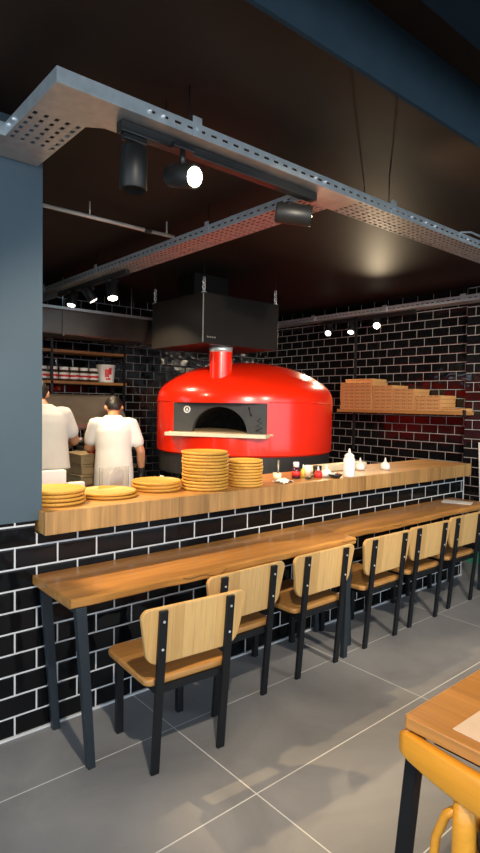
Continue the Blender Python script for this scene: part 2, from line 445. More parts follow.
ch = make_chair('nearest wooden chair with black legs, pulled out by the left end of the bar table')
ch.location = (1.426, 1.972, 0); ch.rotation_euler = (0, 0, math.radians(-4.5))
CH = [(1.902, 2.178, 0, 'second wooden chair from the left, pushed under the nearer bar table'),
      (2.511, 2.184, 0, 'third wooden chair from the left, beside the paired middle table legs'),
      (3.150, 2.193, 0, 'fourth wooden chair from the left, just past the paired middle table legs'),
      (3.688, 2.206, -1, 'fifth wooden chair from the left, second from the far end of the tables'),
      (4.260, 2.226, -1, 'farthest wooden chair, tucked at the right end of the far table')]
for x, y, a, lb in CH: copy_tree(ch, None, (x, y, 0), math.radians(a), lb)

# papers on the tables
t = MB().box((0, 0, .0015), (.15, .24, .003)).build('paper_menu', 'paper', None, (4.60, 2.46, .7565), (0, 0, math.radians(20)))
tag(t, 'white paper menu lying on the far end of the bar table', 'menu')

# ------------------------------------------------------------------ front table and bentwood chair
t = thing('dining_table', 'foreground wooden dining table corner with black leg at the bottom right', 'table', (1.31, -.42, 0))
table = rounded([(0, 0), (.80, 0), (.80, 1.255), (0, 1.255)], .012, 3)
MB().prism(table, .715, .75, bev=.004).build('tabletop', 'front_top', t)
for x in (.046, .754):
    for y in (.018, 1.237):
        mb = MB().b2((x - .018, y - .018, 0), (x + .022, y + .018, .715), bev=.003)
        k = .055 if y > 1 else -.055
        bmesh.ops.transform(mb.bm, matrix=Matrix(((1, 0, .015 / .715, -.015), (0, 1, -k / .715, k), (0, 0, 1, 0), (0, 0, 0, 1))), verts=mb.bm.verts)
        mb.build('leg', 'black_steel', t)
for x in (.05, .71): MB().b2((x, .06, .68), (x + .04, 1.19, .715)).build('frame_rail', 'black_steel', t)
o = MB().prism([(0, 0), (.21, 0), (.21, .297), (0, .297)], 0, .0025).build('paper_menu', 'menu', None, (1.345, .417, .7505), (0, 0, math.radians(-1)))
tag(o, 'cream paper menu lying on the foreground table at the right', 'menu')

t = thing('bentwood_chair', 'varnished orange bentwood chair tucked against the foreground table', 'chair', (1.332, .505, 0), 0)
def curved_back(n=40, half=.335, th=.030):
    b = bmesh.new(); rings = []
    for i in range(n + 1):
        u = -1 + 2 * i / n; y = u * half; x = -.050 + .020 * u * u
        e = max(0, (abs(u) - .90) / .10); k = .80 + .20 * math.sqrt(max(0, 1 - e * e))
        top = .700 + .011 * u * u; bot = .603 + .040 * abs(u) ** 2.2
        zc = (top + bot) / 2; hh = (top - bot) / 2 * k; r = .007
        prof = [(0, -hh + r), (0, hh - r), (r * .3, hh - r * .3), (r, hh), (th - r, hh), (th - r * .3, hh - r * .3), (th, hh - r), (th, -hh + r), (th - r * .3, -hh + r * .3), (th - r, -hh), (r, -hh), (r * .3, -hh + r * .3)]
        rings.append([b.verts.new((x + px_, y, zc + pz)) for px_, pz in prof])
    m_ = len(rings[0])
    for p, q in zip(rings, rings[1:]):
        for j in range(m_): b.faces.new((p[j], p[(j + 1) % m_], q[(j + 1) % m_], q[j]))
    b.faces.new(rings[0]); b.faces.new(rings[-1][::-1])
    bmesh.ops.recalc_face_normals(b, faces=b.faces)
    m = MB(); m._merge(b, 0, True); return m
curved_back().build('backrest', 'bentwood', t)
for s in (-1, 1):
    MB().tube([(-.018, s * .155, .64), (-.008, s * .157, .52), (-.002, s * .16, .40), (-.035, s * .175, .2), (-.065, s * .19, 0)], [.024, .029, .029, .024, .018], n=14).build('leg', 'bentwood', t)
    MB().tube([(.40, s * .16, .42), (.41, s * .175, .2), (.425, s * .19, 0)], [.022, .02, .016], n=12).build('leg', 'bentwood', t)
    MB().tube([(-.006, s * .172, .575), (-.008, s * .205, .54), (.0, s * .236, .46), (.006, s * .247, .37), (-.004, s * .24, .29), (-.02, s * .205, .225), (-.034, s * .178, .2)], .012, n=10).build('side_bow', 'bentwood', t)
MB().tube([(.20 + .215 * math.cos(2 * PI * i / 48), .215 * math.sin(2 * PI * i / 48), .415) for i in range(49)], .018, n=10).build('seat_rim', 'bentwood', t)
MB().lathe([(0, .405), (.19, .405), (.205, .42), (.19, .445), (.1, .455), (0, .457)], 40, mat=Matrix.Translation((.20, 0, 0))).build('seat_cushion', 'cushion', t)

# ------------------------------------------------------------------ cable trays, tracks, spotlights
ZT = 2.655
def perf(mb, x0, x1, y0, y1, z, pitch, across, fx=.6, fy=.45, axis='X', mi=0, th=.002):
    """perforated plate: cells with a slot each; frames are real holes"""
    L, W = x1 - x0, y1 - y0
    n = max(1, round((L if axis == 'X' else W) / pitch)); m = across
    na, nb = (n, m) if axis == 'X' else (m, n)
    dx, dy = L / na, W / nb
    sx, sy = (fx, fy) if axis == 'X' else (fy, fx)
    t = bmesh.new()
    for i in range(na):
        for j in range(nb):
            ax, ay = x0 + i * dx, y0 + j * dy
            o = [(ax, ay), (ax + dx, ay), (ax + dx, ay + dy), (ax, ay + dy)]
            hx, hy = dx * (1 - sx) / 2, dy * (1 - sy) / 2
            q = [(ax + hx, ay + hy), (ax + dx - hx, ay + hy), (ax + dx - hx, ay + dy - hy), (ax + hx, ay + dy - hy)]
            ov = [t.verts.new((*p, z)) for p in o]; qv = [t.verts.new((*p, z)) for p in q]
            for k in range(4): t.faces.new((ov[k], ov[(k + 1) % 4], qv[(k + 1) % 4], qv[k]))
    bmesh.ops.remove_doubles(t, verts=t.verts, dist=1e-5)
    return mb._merge(t, mi)
def side_slots(mb, p0, p1, h, pitch=.06, slot=True):
    """upright tray side between two points, with a row of slots"""
    p0, p1 = Vector(p0), Vector(p1); L = (p1 - p0).length; d = (p1 - p0) / L
    n = max(1, round(L / pitch)); t = bmesh.new(); up = Vector((0, 0, 1)); w = L / n
    for i in range(n):
        a = p0 + d * w * i
        o = [a, a + d * w, a + d * w + up * h, a + up * h]
        ov = [t.verts.new(p) for p in o]
        if not slot: t.faces.new(ov); continue
        hx, hz = w * .25, h * .40
        q = [a + d * hx + up * hz, a + d * (w - hx) + up * hz, a + d * (w - hx) + up * (h - hz), a + d * hx + up * (h - hz)]
        qv = [t.verts.new(p) for p in q]
        for k in range(4): t.faces.new((ov[k], ov[(k + 1) % 4], qv[(k + 1) % 4], qv[k]))
    bmesh.ops.remove_doubles(t, verts=t.verts, dist=1e-5)
    return mb._merge(t)
def solid(o, th=.0025):
    m = o.modifiers.new('thickness', 'SOLIDIFY'); m.thickness = th; m.offset = 0
    return o
HS = .052
t = thing('cable_tray', 'galvanised cable tray with a step, hanging above the bar counter front', 'cable tray', (0, 0, 0))
mb = MB()
mb.quad((-1.2, 2.41, ZT), (.78, 2.41, ZT), (.78, 2.62, ZT), (-1.2, 2.62, ZT))
mb.quad((.78, 2.42, ZT), (.99, 2.42, ZT), (.99, 2.62, ZT), (.78, 2.62, ZT))
perf(mb, .78, .99, 2.12, 2.42, ZT, .05, 5, fx=.55, fy=.4, axis='Y')
mb.quad((.78, 1.89, ZT), (1.17, 1.89, ZT), (1.17, 2.08, ZT), (.78, 2.08, ZT))
mb.quad((.78, 2.08, ZT), (.99, 2.08, ZT), (.99, 2.12, ZT), (.78, 2.12, ZT))
mb.quad((.99, 2.08, ZT), (1.05, 2.08, ZT), (.99, 2.12, ZT))
mb.quad((1.17, 1.89, ZT), (2.42, 1.89, ZT), (2.42, 2.08, ZT), (1.17, 2.08, ZT))
perf(mb, 2.42, 5.48, 1.89, 2.08, ZT, .05, 6, fx=.62, fy=.5, axis='X')
solid(mb.build('tray_floor', 'galv_under', t))
mb = MB()
side_slots(mb, (.78, 1.89, ZT), (1.12, 1.89, ZT), HS, slot=False)
side_slots(mb, (1.12, 1.89, ZT), (5.48, 1.89, ZT), HS)
side_slots(mb, (1.05, 2.08, ZT), (5.48, 2.08, ZT), HS)
side_slots(mb, (1.05, 2.08, ZT), (.99, 2.12, ZT), HS, slot=False)
side_slots(mb, (.78, 1.89, ZT), (.78, 2.41, ZT), HS, slot=False)
side_slots(mb, (.99, 2.12, ZT), (.99, 2.62, ZT), HS)
side_slots(mb, (-1.2, 2.41, ZT), (.78, 2.41, ZT), HS, slot=False)
side_slots(mb, (-1.2, 2.62, ZT), (.99, 2.62, ZT), HS, slot=False)
solid(mb.build('side_rail', 'galv', t), .003)
for x in (1.36, 2.72, 4.2):
    MB().b2((x - .022, 1.882, ZT - .004), (x + .022, 1.887, ZT + .075), bev=.001).cyl((x, 1.882, ZT + .03), (x, 1.875, ZT + .03), .008, n=8).build('bracket', 'galv', t)
for x in (1.33, 2.69, 4.17):
    for y in (1.90, 2.07):
        MB().cyl((x, y, ZT), (x, y, CEIL), .003, n=8).build('hanger_rod', 'black_steel', t)
for x in (1.14, 1.2, 2.07, 2.14, 2.9, 3.05, 3.15, 3.55, 4.0, 4.3): MB().sphere((x, 1.886, ZT + .026), .0095, n=10).build('bolt', 'screw', t)
for y in (2.30, 2.36): MB().sphere((.777, y, ZT + .026), .010, n=10).build('bolt', 'screw', t)
MB().tube([(3.4, 1.93, ZT + .01), (3.45, 1.88, ZT + .05), (3.55, 1.865, ZT + .068), (3.7, 1.865, ZT + .066), (3.8, 1.88, ZT + .05), (3.85, 1.93, ZT + .01)], .006, n=8).build('cable', 'galv', t)

# track under the main tray
t = MB().b2((1.06, 1.955, ZT - .045), (2.16, 2.0, ZT - .004), bev=.003).build('lighting_track', 'black_plastic')
tag(t, 'black lighting track under the stepped cable tray', 'lighting track')

t = thing('cable_tray', 'perforated cable tray crossing above the kitchen towards the back wall', 'cable tray', (0, 0, 0))
Z2 = ZT + .0
mb = perf(MB(), 2.18, 2.38, 2.085, 6.25, Z2, .05, 6, fx=.62, fy=.5, axis='Y')
solid(mb.build('tray_floor', 'galv_under', t))
mb = MB()
side_slots(mb, (2.18, 2.085, Z2), (2.18, 6.25, Z2), HS); side_slots(mb, (2.38, 2.085, Z2), (2.38, 6.25, Z2), HS)
solid(mb.build('side_rail', 'galv', t), .003)
for y in (2.9, 4.45, 5.6):
    for x in (2.19, 2.37): MB().cyl((x, y, Z2), (x, y, CEIL), .003, n=8).build('hanger_rod', 'black_steel', t)
    MB().b2((2.172, y - .02, Z2), (2.177, y + .02, Z2 + .075)).build('bracket', 'galv', t)
o = MB().b2((2.26, 4.1, Z2 - .0445), (2.305, 5.45, Z2 - .004), bev=.003).build('lighting_track', 'black_plastic')
tag(o, 'black lighting track under the tray that crosses the kitchen', 'lighting track')

# tray along the right wall
t = thing('cable_tray', 'perforated cable tray running along the top of the right tiled wall', 'cable tray', (0, 0, 0))
XT = 5.50; Z3 = 2.665
mb = perf(MB(), XT, XT + .17, 2.0, 6.28, Z3, .05, 5, axis='Y'); solid(mb.build('tray_floor', 'galv_under', t))
mb = MB(); side_slots(mb, (XT, 2.0, Z3), (XT, 6.28, Z3), .06); side_slots(mb, (XT + .17, 2.0, Z3), (XT + .17, 6.28, Z3), .06)
solid(mb.build('side_rail', 'galv', t), .003)
for y in (2.95, 3.9, 5.0):
    MB().b2((XT - .008, y - .03, Z3), (XT - .003, y + .03, Z3 + .075)).build('bracket', 'galv', t)
    MB().cyl((XT + .01, y, Z3), (XT + .01, y, CEIL), .005, n=8).build('hanger_rod', 'black_steel', t)
o = MB().b2((XT + .07, 3.55, Z3 - .045), (XT + .11, 4.9, Z3 - .004), bev=.003).build('lighting_track', 'black_plastic')
tag(o, 'black lighting track below the tray on the right wall', 'lighting track')

# thin conduit below the ceiling
o = MB().cyl((1.2, 3.40, 2.755), (2.26, 3.40, 2.755), .013, n=12).cyl((2.02, 3.40, 2.755), (2.07, 3.40, 2.755), .018, n=12, mi=1).build('conduit_pipe', ['conduit', 'black_plastic'])
o2 = MB()
for x in (1.22, 1.62, 2.2): o2.cyl((x, 3.40, 2.755), (x, 3.40, CEIL), .006, n=8)
o2.build('pipe_clip', 'conduit', o)
tag(o, 'thin pale conduit pipe running under the dark ceiling to the crossing tray', 'pipe')

def spotlight(name_label, pos, direction, L, R, glow, group, power=0, ang=60, color=(1, .78, .5), track_z=None, blend=.6, stem=.05):
    """pos = middle of the barrel; direction = where it shines"""
    d = Vector(direction).normalized(); p = Vector(pos)
    t = thing('spotlight', name_label, 'spotlight', (p.x, p.y, track_z if track_z else p.z), 0, group)
    base = Vector((p.x, p.y, track_z))
    a, b = p - d * L / 2 - base, p + d * L / 2 - base
    mb = MB()
    mb.lathe([(0, 0), (R * .88, 0), (R, .01), (R, L - .004), (R * .93, L), (R * .86, L - .04), (0, L - .04)], 28,
             mat=Matrix.Translation(a) @ d.to_track_quat('Z', 'Y').to_matrix().to_4x4())
    mb.build('barrel', 'lamp_black', t)
    ln = MB().lathe([(0, -.003), (R * .80, -.003), (R * .80, .003), (0, .006)], 24, mat=Matrix.Translation(b - d * (.036 if glow == 'lens_off' else .004)) @ d.to_track_quat('Z', 'Y').to_matrix().to_4x4())
    ln.build('lens', glow, t)
    MB().b2((-.05, -.016, -.022), (.05, .016, 0), bev=.003).build('adapter', 'black_plastic', t)
    m = (p - base)
    j = m if abs(d.z) < .5 else a
    MB().cyl((0, 0, -.02), (j.x * 1, j.y * 1, j.z + (R * .9 if abs(d.z) < .5 else .0)), .011, n=10).build('stem', 'black_plastic', t)
    if power:
        ld = bpy.data.lights.new('spot_bulb', 'SPOT'); ld.energy = power; ld.color = color
        ld.spot_size = math.radians(ang); ld.spot_blend = blend; ld.shadow_soft_size = .03
        lo = bpy.data.objects.new('spot_bulb', ld); col.objects.link(lo)
        lo.parent = t; lo.location = b + d * .012
        lo.rotation_euler = (-d).to_track_quat('Z', 'Y').to_euler()
    return t
TZ = ZT - .045
G1 = 'spotlights on the front track'; G2 = 'spotlights on the crossing track'; G3 = 'spotlights on the right wall track'
spotlight('large black cylinder spotlight pointing straight down, leftmost on the front track', (1.125, 1.978, 2.487), (0, 0.02, -1), .165, .053, 'lens_off', G1, 0, 110, track_z=TZ)
spotlight('black spotlight with a bright lit face, middle of the front track', (1.305, 1.905, 2.487), (.16, -.96, -.28), .15, .046, 'glow', G1, 170, 58, color=(1, .70, .40), track_z=TZ)
spotlight('black cylinder spotlight turned sideways at the right end of the front track', (2.10, 2.06, 2.555), (.72, -.68, -.12), .185, .052, 'glow', G1, 60, 80, track_z=TZ)
spotlight('small tilted spotlight, leftmost of three under the crossing tray', (2.26, 5.10, 2.545), (-.25, -.2, -1), .15, .045, 'glow_soft', G2, 45, 90, track_z=TZ)
spotlight('small spotlight tilted towards the oven, middle of three under the crossing tray', (2.285, 4.80, 2.55), (.45, -.25, -.8), .15, .045, 'glow_soft', G2, 45, 90, track_z=TZ)
spotlight('small downward spotlight with a lit face, rightmost of three under the crossing tray', (2.285, 4.36, 2.52), (-.1, -.35, -1), .16, .048, 'glow', G2, 50, 100, track_z=TZ)
TZ3 = Z3 - .045
spotlight('small spotlight nearest the oven on the right wall track', (5.56, 4.78, 2.53), (-.75, -.35, -.65), .13, .045, 'glow_soft', G3, 60, 80, track_z=TZ3)
spotlight('small spotlight aimed downwards, middle of the right wall track', (5.56, 4.42, 2.53), (-.5, -.2, -.9), .13, .045, 'glow_soft', G3, 60, 80, track_z=TZ3)
spotlight('small glaring spotlight at the near end of the right wall track', (5.56, 4.05, 2.54), (-.75, -.55, -.35), .13, .045, 'glow', G3, 60, 80, track_z=TZ3)

# ------------------------------------------------------------------ oven
OC = Vector((3.837, 4.417)); R0 = .90
md = Vector((-.85, -.53)).normalized(); ma = math.atan2(md.y, md.x)
t = thing('pizza_oven', 'large round red enamel pizza oven with a domed top behind the bar', 'oven', (OC.x, OC.y, 0), ma)
# in local space the mouth faces +X
NS = 120; HALF = math.radians(28.5); ZA, ZB = 1.285, 1.585
def oven_body():
    prof = [(.885, 1.105), (.90, 1.12), (.90, ZA), (.90, ZB), (.899, 1.63), (.885, 1.685), (.855, 1.735), (.80, 1.785), (.72, 1.835), (.62, 1.885), (.50, 1.93), (.37, 1.965), (.24, 1.985), (.12, 1.995), (0, 1.998)]
    b = bmesh.new(); rings = []
    k = int(round(HALF / (2 * PI / NS)))
    for r, z in prof:
        if r == 0: rings.append([b.verts.new((0, 0, z))]); continue
        rings.append([b.verts.new((r * math.cos(2 * PI * i / NS), r * math.sin(2 * PI * i / NS), z)) for i in range(NS)])
    for ri, (p, q) in enumerate(zip(rings, rings[1:])):
        for i in range(NS):
            j = (i + 1) % NS
            if ri == 2 and (i < k or i >= NS - k): continue
            if len(q) == 1: b.faces.new((p[i], p[j], q[0]))
            else: b.faces.new((p[i], p[j], q[j], q[i]))
    # ledges closing the cut
    for z, ring in ((ZA, rings[2]), (ZB, rings[3])):
        vs = [ring[i % NS] for i in range(-k, k + 1)]
        b.faces.new(vs if z == ZA else vs[::-1])
    ang = k * 2 * PI / NS
    b.faces.new(rings[0][::-1])
    for f in b.faces: f.smooth = True
    m = MB()
    me = bpy.data.meshes.new('t'); b.to_mesh(me); b.free(); m.bm.from_mesh(me); bpy.data.meshes.remove(me)
    return m, ang
mb, ANG = oven_body()
o = mb.build('oven_body', 'oven_red', t)
es = o.modifiers.new('edges', 'EDGE_SPLIT'); es.split_angle = math.radians(40)
px = R0 * math.cos(ANG); py = R0 * math.sin(ANG)
MB().tube([(.9035 * math.cos(a), .9035 * math.sin(a), 1.595) for a in [ANG + .02 + (2 * PI - 2 * ANG - .04) * i / 90 for i in range(91)]], .004, n=6).build('dome_seam', 'oven_red', t)
# front panel with arched mouth
arch = [(-py, ZA + .03), (-.265, ZA + .03)] + [(-.265 * math.cos(PI * i / 24), ZA + .03 + .235 * math.sin(PI * i / 24)) for i in range(1, 24)] + [(.265, ZA + .03), (py, ZA + .03), (py, ZB), (-py, ZB)]
def yz(pts, x0, x1, mi=0, mb=None):
    m = Matrix(((0, 0, 1, 0), (1, 0, 0, 0), (0, 1, 0, 0), (0, 0, 0, 1)))
    return (mb or MB()).prism(pts, x0, x1, m, mi=mi)
yz(arch, px - .02, px + .002).build('front_panel', 'oven_panel', t)
inner = MB()
# vaulted chamber behind the mouth
n = 24; b = bmesh.new(); rows = []
for x, s in ((px - .02, 1.0), (px - .06, 1.0), (px - .10, 1.25), (px - .5, 1.9), (px - .9, 1.9), (px - 1.2, 1.2)):
    rows.append([b.verts.new((x, -.265 * s * math.cos(PI * i / n), ZA + .03 + .235 * min(s, 1.15) * math.sin(PI * i / n))) for i in range(n + 1)])
for p, q in zip(rows, rows[1:]):
    for i in range(n): b.faces.new((p[i], p[i + 1], q[i + 1], q[i]))
b.faces.new(rows[-1])
inner._merge(b, 0, True); inner.build('chamber', 'oven_inner', t)
MB().b2((px - 1.2, -.5, ZA + .012), (px - .015, .5, ZA + .03)).build('hearth', 'oven_floor', t)
MB().b2((px - .03, -.475, ZA - .005), (px + .145, .475, ZA + .028), bev=.004).build('sill', 'stone', t)
# round emblem, latch and gauge marks on the panel
em = MB(); pts = [(px + .004, -.315 + .028 * math.cos(2 * PI * i / 24), 1.520 + .028 * math.sin(2 * PI * i / 24)) for i in range(25)]
em.tube(pts, .006, n=8); yz([(-.330, 1.509), (-.300, 1.509), (-.315, 1.537)], px + .002, px + .005, mb=em)
o = em.build('emblem', 'white', t); o['label'] = 'white round emblem with a triangle'
mb = MB().tube([(px + .008, .28, 1.55), (px + .008, .305, 1.47)], .007, n=8)
mb.tube([(px + .006, .39, 1.45), (px + .006, .36, 1.43), (px + .006, .40, 1.41), (px + .006, .355, 1.385), (px + .006, .41, 1.365), (px + .006, .35, 1.34), (px + .006, .40, 1.33)], .006, n=6)
mb.build('latch', 'black_plastic', t)
# flue, base band and stand
MB().cyl((.66, -.035, 1.80), (.66, -.035, 2.055), .105, n=36, caps=False).build('flue_pipe', 'oven_red', t)
MB().cyl((.66, -.035, 2.05), (.66, -.035, 2.098), .107, n=36).build('flue_collar', 'galv', t)
MB().lathe([(0, .90), (.84, .90), (.875, .92), (.875, 1.105), (0, 1.105)], 80, smooth=False).build('base_band', 'oven_dark', t)
for a in (45, 135, 225, 315):
    c, s = .66 * math.cos(math.radians(a)), .66 * math.sin(math.radians(a))
    MB().cyl((c, s, 0), (c, s, .90), .05, n=16).build('leg', 'oven_dark', t)

# extraction hood
t = thing('extraction_hood', 'black steel extraction hood box hanging over the red oven', 'hood', (2.93, 3.94, 2.10))
MB().b2((0, 0, 0), (.905, .83, .44), bev=.004).build('hood_box', 'hood', t)
MB().b2((-.004, -.004, 0.01), (.004, .004, .43)).build('corner_edge', 'hood_edge', t)
mb = MB()
for i, w in enumerate((.012, .008, .012, .008, .01, .012, .01)): mb.b2((.045 + i * .014, -.003, .052), (.045 + i * .014 + w * .8, 0, .066 - (.004 if i % 2 else 0)))
mb.build('nameplate', 'hood_edge', t)
MB().b2((.30, .55, .44), (.72, .83, .745)).build('exhaust_box', 'hood', t)
def chain(x, y, z0, z1):
    mb = MB(); n = 5; r = random.Random(int(x * 100 + y * 10))
    for i in range(n):
        z = z0 + (z1 - z0) * i / n; h = (z1 - z0) / n * 1.25
        pts = []
        for k in range(13):
            a = 2 * PI * k / 12
            u = .013 * math.cos(a); pts.append((x + (u if i % 2 else 0) + r.uniform(-.002, .002), y + (0 if i % 2 else u), z + h / 2 + h / 2 * math.sin(a)))
        mb.tube(pts, .0045, n=6)
    mb.tube([(x, y, z1), (x, y, CEIL - 2.10)], .003, n=6, mi=1)
    mb.b2((x - .02, y - .012, z0 - .012), (x + .02, y + .012, z0))
    return mb
for x, y in ((.02, .02), (.88, .02), (.02, .81)):
    chain(x, y, .445, .57).build('hanging_chain', ['screw', 'black_steel'], t)

# ------------------------------------------------------------------ right wall shelf with pizza boxes
t = thing('wall_shelf', 'long wooden wall shelf holding pizza boxes on the right tiled wall', 'shelf', (5.45, 2.89, 1.50))
MB().b2((0, 0, 0), (.325, 1.64, .035), bev=.003).build('shelf_board', 'shelf_wood', t)
MB().b2((0, -.012, -.02), (.05, 0, .055)).build('end_bracket', 'black_steel', t)
MB().b2((.10, 1.45, .035), (.125, 1.475, 1.165)).build('hanging_post', 'black_steel', t)
MB().b2((.10, 1.45, -.45), (.125, 1.475, 0)).build('lower_post', 'black_steel', t)
def pizza_box(w, d, h):
    mb = MB()
    mb.b2((0, 0, 0), (d, w, h * .93), bev=.002, mi=0)
    mb.b2((-.003, -.002, h * .38), (d + .002, w + .002, h * .95), bev=.002, mi=0)
    mb.b2((-.0045, .02, h * .50), (-.003, w - .02, h * .55), mi=1)
    n = int(w / .03)
    for i in range(n):
        if i % 3 != 2: mb.b2((-.0045, .03 + i * .027, h * .62), (-.003, .03 + i * .027 + .018, h * .80), mi=1)
    return mb
Y0 = 2.89; zs = 1.536
stacks = [(4.02, .47, 8, .0405, 'tall left shelf stack'), (3.735, .27, 7, .0405, 'second shelf stack from the left'),
          (3.46, .27, 6, .040, 'third shelf stack from the left'), (3.14, .31, 4, .042, 'low right shelf stack')]
for y, w, n, h, nm in stacks:
    proto = pizza_box(w, .30, h).build('pizza_box', ['kraft', 'print'])
    for i in range(n):
        b = proto if i == 0 else proto.copy()
        if i: col.objects.link(b)
        b.location = (5.465 + random.uniform(-.006, .006), y + random.uniform(-.004, .004), zs + i * h)
        pos = 'topmost' if i == n - 1 else ('bottom' if i == 0 else ORD[i] + ' from the bottom')
        tag(b, f'kraft pizza box, {pos} of the {nm}', 'pizza box', 'pizza boxes on the wall shelf')
b = pizza_box(.40, .27, .04).build('pizza_box', ['kraft', 'print'], None, (5.485, 4.03, zs + 8 * .0405 + .001))
tag(b, 'kraft pizza box lying shifted on top of the tall left stack', 'pizza box', 'pizza boxes on the wall shelf')
b = pizza_box(.40, .27, .034).build('pizza_box', ['kraft', 'print'], None, (5.48, 2.90, zs))
b.location = (5.48, 2.91, zs); b.scale = (1, .55, 1)
tag(b, 'single thin kraft pizza box at the bare right end of the wall shelf', 'pizza box', 'pizza boxes on the wall shelf')

# ------------------------------------------------------------------ back wall, left: duct, shelf rack, canopy, work table
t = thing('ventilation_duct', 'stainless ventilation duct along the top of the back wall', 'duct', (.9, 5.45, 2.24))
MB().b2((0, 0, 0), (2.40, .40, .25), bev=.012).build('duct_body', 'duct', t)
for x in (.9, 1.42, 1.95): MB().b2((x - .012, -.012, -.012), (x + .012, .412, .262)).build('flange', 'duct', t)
MB().lathe([(.135, 0), (.135, .17), (.145, .17), (.145, .19), (.135, .19), (.125, .24), (0, .24)], 28, mat=Matrix.Translation((2.40, .2, .125)) @ Matrix.Rotation(PI / 2, 4, 'Y')).build('end_spigot', 'duct', t)
MB().b2((0, -.015, .25), (2.62, .0, .275)).build('top_rail', 'galv', t)
for x in (1.5, 2.3): MB().cyl((x, .2, .25), (x, .2, CEIL - 2.24), .005, n=8).build('hanger_rod', 'galv', t)

t = thing('shelf_rack', 'dark two-tier shelf rack on the back wall above the cooks', 'shelf', (1.4, 5.85, 1.0))
for z in (.765, 1.10): MB().b2((0, 0, z), (1.86, .30, z + .03), bev=.002).build('shelf_board', 'rack_wood', t)
for x in (.97, 1.83):
    for y in (.012, .288): MB().b2((x - .014, y - .012, 0), (x + .014, y + .012, 1.52)).build('post', 'black_steel', t)
    for z in (.755, 1.09): MB().b2((x - .012, .012, z - .015), (x + .012, .288, z + .01)).build('side_rail', 'black_steel', t)

# jars of chocolate spread
zj = 1.796
def jar():
    t = thing('spread_jar', '', 'jar', (0, 0, 0), 0, 'jars on the lower rack shelf')
    MB().lathe([(0, 0), (.05, 0), (.054, .008), (.054, .105), (.044, .12), (0, .12)], 24).build('glass', 'brown', t)
    MB().lathe([(0, .12), (.046, .12), (.048, .124), (.048, .148), (.044, .152), (0, .152)], 24).build('lid', 'white', t)
    mb = MB().lathe([(.055, .022), (.0553, .022), (.0553, .092), (.055, .092)], 24, caps=False)
    mb.lathe([(.0557, .045), (.056, .045), (.056, .068), (.0557, .068)], 24, mi=1, caps=False)
    mb.build('paper_label', ['white', 'red'], t)
    return t
jn = ['leftmost', 'second', 'third', 'fourth', 'fifth', 'sixth']
j0 = None
for i, x in enumerate((2.295, 2.41, 2.535, 2.652, 2.767, 2.882)):
    lb = 'white-lidded jar with red label on the rack, ' + ('leftmost' if i == 0 else jn[i] + ' from the left' if i < 5 else 'beside the white bucket')
    if j0 is None: j0 = jar(); j0.location = (x, 5.93, zj); j0['label'] = lb
    else: copy_tree(j0, None, (x, 5.93, zj), random.uniform(-.4, .4), lb)
t = thing('food_bucket', 'white plastic bucket with red print at the right end of the jar row', 'bucket', (3.055, 5.97, zj))
MB().lathe([(0, 0), (.088, 0), (.092, .01), (.104, .175), (.110, .178), (.110, .2), (.1, .205), (0, .205)], 32).build('tub', 'white', t)
mb = MB(); a0 = math.radians(-118)
for (da, z0, z1, w) in ((-.1, .06, .15, .5), (.35, .09, .165, .35), (.0, .03, .05, .6)):
    b = bmesh.new(); pr_ = []
    for i in range(9):
        a = a0 + da + w * (i / 8 - .0); r0 = .0935 + z0 * .066; r1 = .0935 + z1 * .066
        pr_.append((b.verts.new((r0 * math.cos(a), r0 * math.sin(a), z0)), b.verts.new((r1 * math.cos(a), r1 * math.sin(a), z1))))
    for p, q in zip(pr_, pr_[1:]): b.faces.new((p[0], q[0], q[1], p[1]))
    mb._merge(b, 0, True)
mb.build('printed_label', 'red', t)

# stainless canopy / splash panel over the work table
t = thing('canopy', 'stainless splash canopy on the back wall in front of the cooks', 'canopy', (1.5, 5.5, 1.33))
MB().prism([(0, .0), (.04, -.02), (.30, .26), (.34, .30), (.34, .32), (0.28, .30)], 0, 1.60, Matrix(((0, 0, 1, 0), (1, 0, 0, 0), (0, 1, 0, 0), (0, 0, 0, 1)))).build('panel', 'panel', t)
MB().b2((0, .0, -.03), (1.6, .02, .012)).build('front_lip', 'steel', t)
for x in (.7, 1.56): MB().b2((x, .33, .285), (x + .03, .80, .31)).build('wall_bracket', 'black_steel', t)
t = thing('work_table', 'stainless work table with upstand along the back wall', 'work table', (1.0, 5.42, 0))
MB().b2((0, 0, .86), (2.15, .62, .90), bev=.003).b2((0, .60, .90), (2.15, .62, 1.0)).build('worktop', 'steel', t)
for x in (.06, 2.09):
    for y in (.06, .56): MB().cyl((x, y, 0), (x, y, .86), .025, n=12).build('leg', 'steel', t)
MB().b2((.03, .03, .25), (2.12, .59, .28)).build('undershelf', 'steel', t)
# row of pans and utensils at the back of the work table
t = thing('stock_pot', 'steel stock pot on the work table between the two cooks', 'pot', (2.66, 5.57, .901))
MB().lathe([(0, 0), (.12, 0), (.125, .01), (.125, .2), (.131, .205), (.131, .212), (.122, .212), (.12, .02), (0, .02)], 30).build('pot_body', 'steel', t)
for s in (-1, 1): MB().tube([(s * .125, -.03, .16), (s * .16, -.025, .165), (s * .16, .025, .165), (s * .125, .03, .16)], .006, n=8).build('handle', 'steel', t)
t = thing('dispenser', 'pale steel cylinder dispenser behind the pot on the work table', 'dispenser', (2.78, 5.80, .901))
MB().lathe([(0, 0), (.065, 0), (.068, .38), (.05, .42), (0, .425)], 24).build('cylinder', 'galv', t)
MB().cyl((0, 0, .42), (0, 0, .46), .02, n=12).build('cap', 'white', t)
t = thing('utensil_rail', 'rail of hanging steel ladles below the canopy', 'rail', (2.0, 5.62, 1.285))
MB().cyl((0, 0, 0), (1.05, 0, 0), .008, n=10).build('bar', 'galv', t)
